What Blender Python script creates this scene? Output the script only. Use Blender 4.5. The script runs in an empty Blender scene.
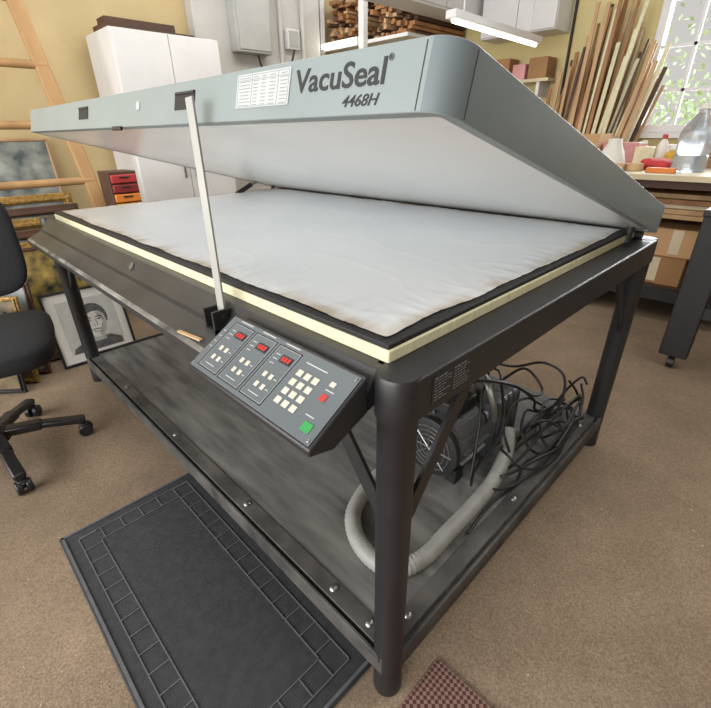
import bpy, bmesh, math, random
from mathutils import Vector, Matrix, Euler, noise
random.seed(7)
SC = bpy.context.scene
C = SC.collection
SC.view_settings.view_transform = 'Standard'
W = {}
R = math.radians

# ------------------------------------------------------------------ materials
def lin(h):
    h = h.lstrip('#')
    v = [int(h[i:i+2], 16)/255 for i in (0, 2, 4)]
    return [x/12.92 if x <= .04045 else ((x+.055)/1.055)**2.4 for x in v]

def mat(name, col, rough=.5, metal=0, var=.10, scale=6, bump=0, bscale=150, col2=None, stretch=(1,1,1), spec=.5, emit=0, trans=0, bdist=.002, big=0, ribs=0):
    m = bpy.data.materials.new(name); m.use_nodes = True
    nt = m.node_tree; N = nt.nodes; L = nt.links
    b = N['Principled BSDF']
    b.inputs['Roughness'].default_value = rough
    b.inputs['Metallic'].default_value = metal
    b.inputs['Specular IOR Level'].default_value = spec
    b.inputs['Transmission Weight'].default_value = trans
    tc = N.new('ShaderNodeTexCoord'); mp = N.new('ShaderNodeMapping')
    mp.inputs['Scale'].default_value = stretch
    L.new(tc.outputs['Object'], mp.inputs['Vector'])
    nz = N.new('ShaderNodeTexNoise'); nz.inputs['Scale'].default_value = scale; nz.inputs['Detail'].default_value = 6
    L.new(mp.outputs['Vector'], nz.inputs['Vector'])
    mr = N.new('ShaderNodeMapRange'); mr.inputs['From Min'].default_value = .3; mr.inputs['From Max'].default_value = .7
    L.new(nz.outputs['Fac'], mr.inputs['Value'])
    mx = N.new('ShaderNodeMix'); mx.data_type = 'RGBA'
    c = lin(col)
    c1 = [x*(1-var) for x in c]; c2 = lin(col2) if col2 else [min(1, x*(1+var)) for x in c]
    mx.inputs[6].default_value = (*c1, 1); mx.inputs[7].default_value = (*c2, 1)
    L.new(mr.outputs['Result'], mx.inputs[0])
    out = mx.outputs[2]
    if big:      # large worn patches
        for sc_, am in ((1.3, big), (7, big*.6)):
            n3 = N.new('ShaderNodeTexNoise'); n3.inputs['Scale'].default_value = sc_; n3.inputs['Detail'].default_value = 6
            L.new(tc.outputs['Object'], n3.inputs['Vector'])
            mr3 = N.new('ShaderNodeMapRange'); mr3.inputs['From Min'].default_value = .35; mr3.inputs['From Max'].default_value = .65
            mr3.inputs['To Min'].default_value = 1-am; mr3.inputs['To Max'].default_value = 1+am
            L.new(n3.outputs['Fac'], mr3.inputs['Value'])
            vm = N.new('ShaderNodeVectorMath'); vm.operation = 'SCALE'
            L.new(out, vm.inputs[0]); L.new(mr3.outputs['Result'], vm.inputs['Scale']); out = vm.outputs['Vector']
    L.new(out, b.inputs['Base Color'])
    if emit:
        b.inputs['Emission Color'].default_value = (*c, 1); b.inputs['Emission Strength'].default_value = emit
    if bump:
        n2 = N.new('ShaderNodeTexNoise'); n2.inputs['Scale'].default_value = bscale; n2.inputs['Detail'].default_value = 4
        L.new(mp.outputs['Vector'], n2.inputs['Vector'])
        h = n2.outputs['Fac']
        if ribs:
            wv = N.new('ShaderNodeTexWave'); wv.bands_direction = 'X'; wv.inputs['Scale'].default_value = ribs
            L.new(tc.outputs['Object'], wv.inputs['Vector']); h = wv.outputs['Fac']
        bp = N.new('ShaderNodeBump'); bp.inputs['Strength'].default_value = bump; bp.inputs['Distance'].default_value = bdist
        L.new(h, bp.inputs['Height']); L.new(bp.outputs['Normal'], b.inputs['Normal'])
    return m

M = {}
M['carpet'] = mat('carpet_brown', '7a6957', .95, var=.17, scale=230, bump=.4, bscale=500, col2='978672', spec=.1, bdist=.003, big=.12)
M['wall'] = mat('wall_ochre', 'cab689', .8, var=.08, scale=3)
M['wallback'] = mat('wall_cream', 'ccbd88', .8, var=.08, scale=2)
M['blocker'] = mat('blocker_brown', '6f614b', .8, var=.15, scale=3)
M['white'] = mat('white_paint', 'd6d6d6', .5, var=.04, scale=4)
M['whitewall'] = mat('white_plaster', 'bfbeba', .8, var=.07, scale=4)
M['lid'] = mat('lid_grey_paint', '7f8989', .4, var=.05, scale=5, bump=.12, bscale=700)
M['lidside'] = mat('lid_shaded_paint', '6a7477', .4, var=.05, scale=5, bump=.12, bscale=700)  # darker copy of the lid grey, side shade put into the colour
M['under'] = mat('lid_underside', 'e8e8e5', .2, var=.03, scale=3)
M['black'] = mat('black_powder_coat', '242426', .42, var=.15, scale=20, bump=.15, bscale=600)
M['apron'] = mat('black_apron', '2d2d2e', .38, var=.25, scale=9, bump=.15, bscale=600)
M['worn'] = mat('worn_black_edge', '3f3e3d', .6, var=.4, scale=14, col2='8b8880')
M['railm'] = mat('dusty_black_rail', '343434', .6, var=.3, scale=9, col2='5a5854')
M['gasket'] = mat('black_rubber', '19191a', .6, var=.2, scale=12)
M['cream'] = mat('cream_edge', 'cfcaa8', .6, var=.10, scale=14, stretch=(1,6,1))
M['shelf'] = mat('dusty_dark_board', '4d4d4d', .7, var=.2, scale=3, col2='777672', bump=.25, bscale=60, stretch=(1.2,7,1))
M['alu'] = mat('grey_bar', '9a9a94', .5, metal=.2, var=.08, scale=8)
M['steel'] = mat('steel', '8c8d8c', .35, metal=.9, var=.1, scale=20)
M['panel'] = mat('panel_grey', '596064', .45, var=.04, scale=8)
M['panelblack'] = mat('panel_black', '202325', .4, var=.05)
M['key'] = mat('key_beige', 'c0bcad', .5, var=.03)
M['red'] = mat('led_red', 'b01e1c', .3, var=.05, emit=.25)
M['redkey'] = mat('red_key', 'a83230', .5, var=.05)
M['green'] = mat('green_key', '2f8e48', .5, var=.05)
M['ink'] = mat('ink_black', '1d1f20', .6, var=.05)
M['inkgrey'] = mat('ink_grey', '7d8082', .6, var=.05)
M['inkwhite'] = mat('ink_white', 'b9bab8', .6, var=.03)
M['sticker'] = mat('sticker_white', 'aeb2b2', .5, var=.03)
M['matr'] = mat('mat_rubber', '343538', .7, var=.2, scale=40, bump=.8, bdist=.002, ribs=45)
M['matridge'] = mat('mat_ridge', '55575b', .6, var=.1, scale=40)
M['cfab'] = mat('black_fabric', '1d1e21', .9, var=.25, scale=90, bump=.4, bscale=500)
M['cplas'] = mat('black_plastic', '1b1b1d', .4, var=.1)
M['pale'] = mat('pale_wood', 'a98660', .6, var=.15, scale=5, stretch=(1,1,.12), col2='c7a67d')
M['ladder'] = mat('ladder_wood', '9c774c', .6, var=.15, scale=5, stretch=(1,1,.15), col2='bb9564')
M['midw'] = mat('mid_wood', '8e623c', .6, var=.2, scale=5, stretch=(1,1,.12), col2='a97a4e')
M['darkw'] = mat('dark_wood', '4a3122', .6, var=.25, scale=6, stretch=(1,.15,1))
M['gold'] = mat('gold_gilt', '94743a', .4, metal=.35, var=.45, scale=60, bump=1, bscale=90, bdist=.006)
M['bench'] = mat('bench_top', 'c9bb9d', .55, var=.1, scale=4)
M['card'] = mat('cardboard', '96704b', .8, var=.1, scale=5)
M['card2'] = mat('light_cardboard', 'b8946c', .8, var=.1, scale=5)
M['hose'] = mat('grey_hose', '8d8e8a', .5, var=.12, scale=30)
M['cable'] = mat('black_cable', '161617', .5, var=.1)
M['motor'] = mat('motor_grey', '66686b', .4, metal=.45, var=.15, scale=20)
M['emit'] = mat('tube_glow', 'fff8ea', .5, var=0, emit=6)
M['leaf'] = mat('leaf_green', '9aac88', .8, var=.3, scale=12)
M['redcloth'] = mat('red_cloth', 'b9383a', .8, var=.2, scale=20)
M['pink'] = mat('pink_plastic', 'c98f8f', .5, var=.1)
M['orange'] = mat('orange_plastic', 'd0782c', .5, var=.1)
M['yellow'] = mat('yellow_plastic', 'd3a63a', .5, var=.1)
M['maroon'] = mat('maroon_plastic', '7d2422', .5, var=.1)
M['blue'] = mat('blue_plastic', '4d6d8c', .5, var=.1)
M['plastic'] = mat('clear_plastic', 'd5e0ec', .18, var=.02, trans=.85)
M['paper'] = mat('paper_white', 'd9d7d0', .7, var=.03)
M['paint'] = mat('dark_landscape', '143442', .5, var=.6, scale=18, col2='b3984f')
M['paintb'] = mat('blue_grey_picture', '5c6d74', .5, var=.4, scale=9, col2='a7aba3')
M['paintg'] = mat('brown_picture', '4b3d2b', .5, var=.5, scale=9, col2='83714e')
M['pvc'] = mat('grey_box', 'a9aba8', .5, var=.06)
M['sk_bg'] = mat('sketch_grey', 'bdbdb8', .8, var=.12, scale=14)
M['sk_face'] = mat('sketch_face', 'cfcdc6', .8, var=.08, scale=30)
M['sk_shade'] = mat('sketch_shade', 'a3a29c', .8, var=.2, scale=50)
M['sk_dark'] = mat('sketch_dark', '545453', .8, var=.4, scale=60)
M['sk_line'] = mat('sketch_line', '3a3a39', .8, var=.2, scale=60)

def rugmat():
    m = bpy.data.materials.new('rug_pattern'); m.use_nodes = True
    nt = m.node_tree; N = nt.nodes; L = nt.links; b = N['Principled BSDF']; b.inputs['Roughness'].default_value = .95
    tc = N.new('ShaderNodeTexCoord'); ck = N.new('ShaderNodeTexChecker'); ck.inputs['Scale'].default_value = 120
    ck.inputs['Color1'].default_value = (*lin('3f2723'), 1); ck.inputs['Color2'].default_value = (*lin('94796f'), 1)
    mp = N.new('ShaderNodeMapping'); mp.inputs['Rotation'].default_value = (0, 0, R(45))
    L.new(tc.outputs['Object'], mp.inputs['Vector']); L.new(mp.outputs['Vector'], ck.inputs['Vector'])
    mx = N.new('ShaderNodeMix'); mx.data_type = 'RGBA'; mx.inputs[0].default_value = .35
    L.new(ck.outputs['Color'], mx.inputs[6]); mx.inputs[7].default_value = (*lin('5a332c'), 1)
    L.new(mx.outputs[2], b.inputs['Base Color'])
    return m
M['rug'] = rugmat()

def sheetmat():
    m = bpy.data.materials.new('bed_sheet'); m.use_nodes = True
    nt = m.node_tree; N = nt.nodes; L = nt.links; b = N['Principled BSDF']; b.inputs['Roughness'].default_value = .3
    at = N.new('ShaderNodeAttribute'); at.attribute_name = 'wear'
    tc = N.new('ShaderNodeTexCoord'); nz = N.new('ShaderNodeTexNoise'); nz.inputs['Scale'].default_value = 4; nz.inputs['Detail'].default_value = 8
    L.new(tc.outputs['Object'], nz.inputs['Vector'])
    m1 = N.new('ShaderNodeMix'); m1.data_type = 'RGBA'
    m1.inputs[6].default_value = (*lin('dde4ea'), 1); m1.inputs[7].default_value = (*lin('f1f5f8'), 1)
    L.new(nz.outputs['Fac'], m1.inputs[0])
    m2 = N.new('ShaderNodeMix'); m2.data_type = 'RGBA'
    L.new(at.outputs['Fac'], m2.inputs[0]); L.new(m1.outputs[2], m2.inputs[6]); m2.inputs[7].default_value = (*lin('b3a590'), 1)
    L.new(m2.outputs[2], b.inputs['Base Color'])
    return m
M['sheet'] = sheetmat()

# ------------------------------------------------------------------ mesh builder
class MB:
    def __init__(s): s.bm = bmesh.new(); s.mi = 0
    def _f(s, vs):
        try:
            f = s.bm.faces.new(vs); f.material_index = s.mi; return f
        except ValueError: return None
    def box(s, c, d, T=None):
        c = Vector(c); hx, hy, hz = d[0]/2, d[1]/2, d[2]/2
        vs = []
        for z in (-hz, hz):
            for x, y in ((-hx,-hy),(hx,-hy),(hx,hy),(-hx,hy)):
                p = Vector((x,y,z))
                p = (T @ p + c) if T is not None else p + c
                vs.append(s.bm.verts.new(p))
        s._f(vs[3::-1]); s._f(vs[4:])
        for i in range(4):
            j = (i+1) % 4; s._f([vs[i], vs[j], vs[4+j], vs[4+i]])
        return s
    def span(s, a, b):
        a = Vector(a); b = Vector(b)
        return s.box((a+b)/2, [abs(x) for x in (b-a)])
    def bar(s, p0, p1, w, h, up=(0,0,1)):
        p0 = Vector(p0); p1 = Vector(p1); d = (p1-p0); L = d.length; d.normalize()
        u = Vector(up); sd = d.cross(u)
        if sd.length < 1e-4: sd = d.cross(Vector((1,0,0)))
        sd.normalize(); u = sd.cross(d)
        T = Matrix((d, sd, u)).transposed()
        return s.box((p0+p1)/2, (L, w, h), T)
    def cyl(s, p0, p1, r0, r1=None, seg=24, cap=True):
        if r1 is None: r1 = r0
        p0 = Vector(p0); p1 = Vector(p1); d = (p1-p0).normalized()
        a = d.orthogonal().normalized(); b = d.cross(a)
        r = []
        for p, q in ((p0, r0), (p1, r1)):
            r.append([s.bm.verts.new(p + (a*math.cos(t)+b*math.sin(t))*q) for t in [2*math.pi*i/seg for i in range(seg)]])
        for i in range(seg):
            j = (i+1) % seg; s._f([r[0][i], r[0][j], r[1][j], r[1][i]])
        if cap: s._f(r[0][::-1]); s._f(r[1])
        return s
    def lathe(s, prof, c, ax=(0,0,1), seg=28):
        c = Vector(c); d = Vector(ax).normalized(); a = d.orthogonal().normalized(); b = d.cross(a)
        rings = []
        for r, h in prof:
            rings.append([s.bm.verts.new(c + d*h + (a*math.cos(t)+b*math.sin(t))*max(r, 1e-4)) for t in [2*math.pi*i/seg for i in range(seg)]])
        for k in range(len(rings)-1):
            for i in range(seg):
                j = (i+1) % seg; s._f([rings[k][i], rings[k][j], rings[k+1][j], rings[k+1][i]])
        s._f(rings[0][::-1]); s._f(rings[-1])
        return s
    def tube(s, pts, r, seg=10, ribs=0, n=8):
        pts = smooth(pts, n)
        n = len(pts); prev = None; rings = []
        for i, p in enumerate(pts):
            d = (pts[min(i+1, n-1)] - pts[max(i-1, 0)]).normalized()
            if prev is None: a = d.orthogonal().normalized()
            else:
                a = prev - d*prev.dot(d); a.normalize()
            prev = a; b = d.cross(a)
            rr = r*(1 + (ribs if i % 2 else 0))
            rings.append([s.bm.verts.new(p + (a*math.cos(t)+b*math.sin(t))*rr) for t in [2*math.pi*k/seg for k in range(seg)]])
        for k in range(n-1):
            for i in range(seg):
                j = (i+1) % seg; s._f([rings[k][i], rings[k][j], rings[k+1][j], rings[k+1][i]])
        s._f(rings[0][::-1]); s._f(rings[-1])
        return s
    def prism_x(s, prof, x0, x1):
        a = [s.bm.verts.new((x0, y, z)) for y, z in prof]; b = [s.bm.verts.new((x1, y, z)) for y, z in prof]
        n = len(prof); s._f(a[::-1]); s._f(b)
        for i in range(n):
            j = (i+1) % n; s._f([a[i], a[j], b[j], b[i]])
        return s
    def flat(s, pts, y):   # polygon in the local xz plane
        s._f([s.bm.verts.new((p[0], y, p[1])) for p in pts]); return s
    def cushion(s, c, d, e=.35, e2=.35, nu=40, nv=20, bend=None):
        c = Vector(c); P = lambda v, k: math.copysign(abs(v)**k, v)
        rings = []
        for j in range(nv+1):
            ph = -math.pi/2 + math.pi*j/nv
            ring = []
            for i in range(nu):
                th = 2*math.pi*i/nu
                p = Vector((d[0]/2*P(math.cos(ph), e)*P(math.cos(th), e2), d[1]/2*P(math.cos(ph), e)*P(math.sin(th), e2), d[2]/2*P(math.sin(ph), e)))
                if bend: p = bend(p)
                ring.append(s.bm.verts.new(p + c))
            rings.append(ring)
        for k in range(nv):
            for i in range(nu):
                j = (i+1) % nu; s._f([rings[k][i], rings[k][j], rings[k+1][j], rings[k+1][i]])
        bmesh.ops.remove_doubles(s.bm, verts=s.bm.verts, dist=1e-5)
        return s
    def build(s, name, m, parent=None, local=False, basis=None, bevel=0, ang=35):
        bmesh.ops.recalc_face_normals(s.bm, faces=s.bm.faces)
        loc = Vector()
        if parent is None and basis is None:
            vs = [v.co for v in s.bm.verts]
            lo = Vector([min(v[i] for v in vs) for i in range(3)]); hi = Vector([max(v[i] for v in vs) for i in range(3)])
            loc = Vector(((lo.x+hi.x)/2, (lo.y+hi.y)/2, lo.z))
            bmesh.ops.translate(s.bm, verts=s.bm.verts, vec=-loc)
        me = bpy.data.meshes.new(name); s.bm.to_mesh(me); s.bm.free()
        me.shade_smooth(); me.set_sharp_from_angle(angle=R(ang))
        for k in (m if isinstance(m, (list, tuple)) else [m]): me.materials.append(k)
        return link(name, me, parent, local, basis, loc, bevel)

def link(name, me, parent=None, local=False, basis=None, loc=Vector(), bevel=0):
    o = bpy.data.objects.new(name, me); C.objects.link(o)
    if parent:
        o.parent = parent
        o.matrix_basis = basis if basis is not None else (Matrix() if local else W[parent].inverted())
        W[o] = W[parent] @ o.matrix_basis
    else:
        o.matrix_basis = basis if basis is not None else Matrix.Translation(loc)
        W[o] = o.matrix_basis.copy()
    if bevel:
        bv = o.modifiers.new('bevel', 'BEVEL'); bv.width = bevel; bv.segments = 2; bv.limit_method = 'ANGLE'; bv.angle_limit = R(40)
    return o

def smooth(pts, n=8):
    P = [Vector(p) for p in pts]
    if len(P) < 3: return P
    Q = [P[0]*2-P[1]] + P + [P[-1]*2-P[-2]]
    out = []
    for i in range(1, len(Q)-2):
        a, b, c, d = Q[i-1], Q[i], Q[i+1], Q[i+2]
        for k in range(n):
            t = k/n
            out.append(.5*((2*b)+(c-a)*t+(2*a-5*b+4*c-d)*t*t+(3*b-a-3*c+d)*t**3))
    out.append(P[-1]); return out

def tag(o, label=None, cat=None, group=None, kind=None):
    if label: o['label'] = label
    if cat: o['category'] = cat
    if group: o['group'] = group
    if kind: o['kind'] = kind
    return o
def thing(name, loc, label, cat, group=None, rot=(0,0,0)):
    o = bpy.data.objects.new(name, None); C.objects.link(o)
    o.location = loc; o.rotation_euler = rot; o.empty_display_size = .1
    W[o] = Matrix.Translation(loc) @ Euler(rot).to_matrix().to_4x4()
    return tag(o, label, cat, group)
def struct(o): o['kind'] = 'structure'; return o

def text_obj(name, body, width, m, parent, basis, shear=0, fat=0, height=None):
    cu = bpy.data.curves.new(name, 'FONT'); cu.body = body; cu.size = 1; cu.shear = shear; cu.offset = fat; cu.extrude = .01; cu.resolution_u = 4
    t = bpy.data.objects.new('tmp', cu); C.objects.link(t)
    dg = bpy.context.evaluated_depsgraph_get()
    me = bpy.data.meshes.new_from_object(t.evaluated_get(dg)); me.name = name
    bpy.data.objects.remove(t)
    xs = [v.co.x for v in me.vertices]; ys = [v.co.y for v in me.vertices]
    k = width/(max(xs)-min(xs)); ky = k if height is None else height/(max(ys)-min(ys))
    x0 = min(xs)
    for v in me.vertices: v.co = Vector(((v.co.x-x0)*k, v.co.y*ky, v.co.z*.03))
    me.materials.clear(); me.materials.append(m)
    return link(name, me, parent, basis=basis)

# ------------------------------------------------------------------ camera
TH = R(26.9); ROLL = .013
fh = Vector((-.7133, .7009, 0)); rt = Vector((.7009, .7133, 0))
fwd = fh*math.cos(TH) - Vector((0,0,math.sin(TH))); up = fh*math.sin(TH) + Vector((0,0,math.cos(TH)))
r2 = rt*math.cos(ROLL) - up*math.sin(ROLL); u2 = up*math.cos(ROLL) + rt*math.sin(ROLL)
CAM = Vector((.352, -.432, 1.166))
cd = bpy.data.cameras.new('camera'); cam = bpy.data.objects.new('camera', cd); C.objects.link(cam)
cd.sensor_fit = 'HORIZONTAL'; cd.sensor_width = 36; cd.lens = 435/711*36; cd.clip_start = .02
Tm = Matrix((r2, u2, -fwd)).transposed().to_4x4(); Tm.translation = CAM
cam.matrix_world = Tm; SC.camera = cam

# ------------------------------------------------------------------ room
struct(MB().span((-4.2,-2.6,-.05), (2.6,4.55,0)).build('floor', M['carpet']))
struct(MB().span((-4.2,-2.6,0), (-4.05,4.55,2.75)).build('wall_left', M['wall']))
struct(MB().span((2.3,-2.6,0), (2.45,4.4,2.75)).build('right_light_blocker', M['blocker']))  # unseen panel added to block sky light from the right
wx0, wx1, wz0, wz1 = -1.0, .75, 1.14, 2.4
struct(MB().span((-4.05,4.4,0),(wx0,4.55,2.75)).span((wx1,4.4,0),(2.6,4.55,2.75)).span((wx0,4.4,0),(wx1,4.55,wz0)).span((wx0,4.4,wz1),(wx1,4.55,2.75)).build('wall_back', M['wallback']))
struct(MB().span((-4.049,1.86,0),(-3.92,3.3,2.75)).build('trim_1', M['whitewall'], bevel=.01))
wf = MB()
for x in (wx0+.03, wx1-.03): wf.span((x-.03,4.38,wz0),(x+.03,4.5,wz1))
for z in (wz0+.03, wz1-.03): wf.span((wx0,4.38,z-.03),(wx1,4.5,z+.03))
win = struct(wf.build('window_1', M['white'], bevel=.004))
mu = MB()
for i in range(1,6):
    x = wx0+(wx1-wx0)*i/6; mu.span((x-.011,4.42,wz0+.05),(x+.011,4.45,wz1-.05))
for i in range(1,4):
    z = wz0+(wz1-wz0)*i/4; mu.span((wx0+.05,4.42,z-.011),(wx1-.05,4.45,z+.011))
mu.build('muntins', M['white'], win)
MB().span((wx0-.05,4.3,wz0-.04),(wx1+.05,4.42,wz0)).build('window_sill', M['white'], win)

# bush outside the window
tr = thing('garden_bush', (-.8,7.4,0), 'pale green garden bush seen outside through the lower window panes', 'bush')
tb = MB(); tb.tube([(-.8,7.4,0),(-.78,7.4,.6),(-.7,7.4,1.2),(-.6,7.4,1.9)], .04)
tb.build('trunk', M['darkw'], tr)
lf = MB()
for i in range(2600):
    c = Vector((random.gauss(-.9,.9), random.uniform(7.0,7.8), abs(random.gauss(0,.85))+.4))
    a = Vector((random.uniform(-1,1),random.uniform(-1,1),random.uniform(-1,1))).normalized(); b = a.orthogonal().normalized()
    lf._f([lf.bm.verts.new(c+v*.05) for v in (a, b*.5, -a, -b*.5)])
lf.build('foliage', M['leaf'], tr)

# ------------------------------------------------------------------ the press
XL, WY = -2.07, 1.28
lx, ly = -.009, .014
press = thing('vacuum_press', (-1.05,.64,0), 'large black-framed vacuum press with open grey lid, in the middle of the room', 'vacuum press')
for i, (x, y) in enumerate(((lx,ly),(XL,ly),(lx,WY),(XL,WY))):
    leg = MB(); leg.lathe([(.031,0),(.033,.004),(.033,.03),(.032,.035),(.033,.765),(.037,.772),(.037,.84),(.034,.846)], (x,y,0), seg=36)
    leg.build('leg', M['black'], press)
rl = MB()
rl.span((-.06,.01,.77),(.028,WY,.845)); rl.span((XL-.035,.01,.77),(XL+.06,WY,.845)); rl.span((XL,WY-.05,.77),(0,WY+.035,.845))
rl.build('side_rail', M['black'], press, bevel=.005)
AX0 = XL+.04
# apron: sloped panel, then a nearly flat worn ledge with a thin edge
ap = MB().prism_x([(.04,.845),(-.002,.845),(-.034,.800),(-.094,.770),(-.097,.766),(-.097,.748),(-.089,.748),(-.089,.758),(.0,.785),(.04,.785)], AX0, -.038)
apron = ap.build('front_apron', M['apron'], press, bevel=.002)
MB().prism_x([(-.088,.7737),(-.0945,.7705),(-.0975,.7665),(-.0975,.7655),(-.092,.7690)], AX0, -.405).build('worn_edge', M['worn'], apron)
MB().prism_x([(-.034,.8005),(-.040,.7975),(-.040,.7995),(-.035,.8035)], AX0, -.405).build('step_seam', M['gasket'], apron)
nrm = Vector((0,-.045,.032)).normalized()
q0 = Vector((-1.0,-.016,.8255))
MB().cyl(q0-nrm*.002, q0+nrm*.004, .012).build('cap', M['steel'], apron)
MB().bar(Vector((-.56,-.088,.777)), Vector((-.47,-.080,.781)), .008, .004).build('wood_sliver', M['pale'], apron)
for p0, p1, a_ in (((.0,.04,.53),(.0,.23,.79),1),((-.03,.012,.53),(-.22,.012,.79),0),((.0,WY-.03,.53),(.0,WY-.25,.79),1),((XL+.03,.012,.53),(XL+.22,.012,.79),0)):
    MB().bar(p0, p1, .035, .008, up=(1,0,0) if a_ else (0,-1,0)).build('brace', M['black'], press)
bx0, bx1, by0, by1 = XL+.09, -.037, .022, WY-.03
MB().span((bx0,by0,.8445),(bx1,by1,.867)).build('bed_board', M['cream'], press, bevel=.003)
gk = MB(); g = .036; gb = .070
gk.span((bx0+.003,by0+.003,.866),(bx1-.003,by0+g,.876)); gk.span((bx0+.003,by1-gb,.866),(bx1-.003,by1-.003,.876))
gk.span((bx0+.003,by0+g,.866),(bx0+g,by1-gb,.876)); gk.span((bx1-g,by0+g,.866),(bx1-.003,by1-gb,.876))
gk.build('gasket', M['gasket'], press, bevel=.002)
bm = bmesh.new(); nx, ny = 280, 180
sx0, sx1, sy0, sy1 = bx0+g-.014, bx1-g+.012, by0+g-.013, by1-gb+.012
lay = bm.verts.layers.float.new('wear'); grid = []
def ridge(v): return 1-abs(v)
for j in range(ny+1):
    row = []
    for i in range(nx+1):
        x = sx0+(sx1-sx0)*i/nx; y = sy0+(sy1-sy0)*j/ny
        e = min(x-sx0, sx1-x, y-sy0, sy1-y)
        k = math.exp(-(e/.08)**2)
        n1 = noise.noise((x*9, y*9, 0)); n2 = noise.noise((x*26, y*26, 3)); n3 = noise.noise((x*2.5,y*2.5,7))
        along = x if min(y-sy0, sy1-y) < min(x-sx0, sx1-x) else y
        cr = ridge(noise.noise((along*20+.5*n3, e*2.5, 21)))**14
        c2 = ridge(noise.noise((x*2.3+.12*n1, y*6, 40)))**30      # a few fine long creases
        z = .8774 + .0002*n3 + .0006*c2 + k*(.0015*cr + .0011*abs(n2))
        if e < .018: z = max(z, .8771)
        q = math.exp(-(e/.025)**2)
        v = bm.verts.new((x+.009*noise.noise((x*7,y*7,11))*q, y+.009*noise.noise((x*7,y*7,15))*q, z))
        v[lay] = max(0, min(1, .9*math.exp(-(e/.026)**2)*(.6+.9*(n1+n2*.5)) + .25*k*cr))
        row.append(v)
    grid.append(row)
for j in range(ny):
    for i in range(nx): bm.faces.new((grid[j][i], grid[j][i+1], grid[j+1][i+1], grid[j+1][i]))
me = bpy.data.meshes.new('bed_sheet'); bm.to_mesh(me); bm.free(); me.shade_smooth(); me.materials.append(M['sheet'])
sh = link('bed_sheet', me, press); sh['label'] = 'pale wrinkled sheet with brownish creased edges'
# lower shelf
MB().span((XL+.0,.0,.118),(0,WY,.138)).build('lower_shelf', M['shelf'], press)
sr = MB()
sr.span((XL,-.016,.085),(0,.045,.1175)); sr.span((XL,-.018,.085),(0,-.010,.143))
sr.span((-.045,0,.085),(.020,WY,.1175)); sr.span((.012,0,.085),(.020,WY,.143))
sr.span((XL-.03,0,.085),(XL+.045,WY,.1175)); sr.span((XL-.03,0,.085),(XL-.022,WY,.143)); sr.span((XL,WY-.04,.085),(0,WY+.03,.1175))
sr.span((XL+.03,.0,.138),(-.03,.045,.1415)); sr.span((-.045,.03,.138),(-.0,WY,.1415))
srail = sr.build('shelf_rail', M['railm'], press, bevel=.002)
for p in ((-.075,.022),(-.20,.022),(-.6,.022),(-1.1,.022),(-1.6,.022),(-.022,.10),(-.022,.62),(-.022,1.15)):
    MB().lathe([(.011,0),(.011,.003),(.008,.007),(.003,.009)], (*p,.1415), seg=16).build('bolt', M['steel'], srail)
# printed rating label on the right rail: two columns of tiny lines of print
sl = MB().span((.0282,.05,.785),(.029,.165,.836)).build('rating_label', M['panelblack'], press)
for c0, wid in ((.056,.040),(.108,.050)):
    for i in range(8):
        z = .830-.0055*i; y = c0; hgt = .0013 if i == 0 else .0006
        while y < c0+wid*random.uniform(.5,1):
            wd = random.uniform(.004,.010)
            MB().span((.02900,y,z-hgt),(.02925,y+wd,z+hgt)).build('printed_word', M['inkgrey'], sl)
            y += wd+.003

# lid -----------------------------------------------------------
AL = R(-14.6)
lidB = Matrix.Translation((0,1.262,.868)) @ Matrix.Rotation(AL,4,'X')
def rrect(x0,x1,y0,y1,r,z,n=10):
    pts = []
    for cx,cy,a0 in ((x1-r,y1-r,0),(x0+r,y1-r,90),(x0+r,y0+r,180),(x1-r,y0+r,270)):
        for i in range(n+1):
            a = R(a0+90*i/n); pts.append(Vector((cx+r*math.cos(a), cy+r*math.sin(a), z)))
    return pts
lx0, lx1, ly0, ly1, lh = XL+.03, .024, -1.267, .022, .080
CR = .042
lb = MB(); rings = []
for ins, z, r in ((.0012,lh,CR-.0012),(0,lh-.0012,CR),(0,.001,CR),(.001,0,CR-.001),(.019,0,.008),(.0195,.001,.008),(.0195,.034,.008)):
    rings.append([lb.bm.verts.new(p) for p in rrect(lx0+ins,lx1-ins,ly0+ins,ly1-ins,r,z)])
for a, b in zip(rings, rings[1:]):
    for i in range(len(a)):
        j = (i+1) % len(a); lb._f([a[i], a[j], b[j], b[i]])
lb._f(rings[0]); lb._f(rings[-1][::-1])
# corner piece and side get a darker colour that puts shade into the paint
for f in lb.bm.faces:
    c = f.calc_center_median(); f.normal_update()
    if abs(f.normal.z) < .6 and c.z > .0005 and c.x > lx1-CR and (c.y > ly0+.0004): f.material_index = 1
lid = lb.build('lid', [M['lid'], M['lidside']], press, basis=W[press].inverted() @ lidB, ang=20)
up_ = MB().box(((lx0+lx1)/2,(ly0+ly1)/2,.0105),(lx1-lx0-.0395,ly1-ly0-.0395,.018)).build('lid_underside_panel', M['under'], lid, local=True, bevel=.0006)
up_['label'] = 'smooth white underside of the lid'
def face(x, z, off=.0006): return Matrix.Translation((x, ly0-off, z)) @ Matrix.Rotation(R(90),4,'X')
text_obj('lettering', 'VacuSeal', .182, M['ink'], lid, face(-.258,.035), fat=.014, height=.032)
text_obj('lettering', '®', .008, M['ink'], lid, face(-.074,.060))
text_obj('lettering', '4468H', .068, M['ink'], lid, face(-.148,.011), shear=.25, fat=.008, height=.0145)
st = MB().box((-.347,ly0-.0008,.046),(.152,.0012,.052)).build('sticker', M['sticker'], lid, local=True)
sk = MB()
for i in range(9):
    z = .0655-.0052*i
    for c0, w in ((-.417,.038),(-.373,.016),(-.350,.016),(-.326,.018),(-.299,.024)):
        sk.box((c0+w/2,ly0-.0016,z),(w*random.uniform(.6,1),.0003,.0009))
for z in (.0695,.0625,.022): sk.box((-.347,ly0-.0016,z),(.144,.0003,.0005))
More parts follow.
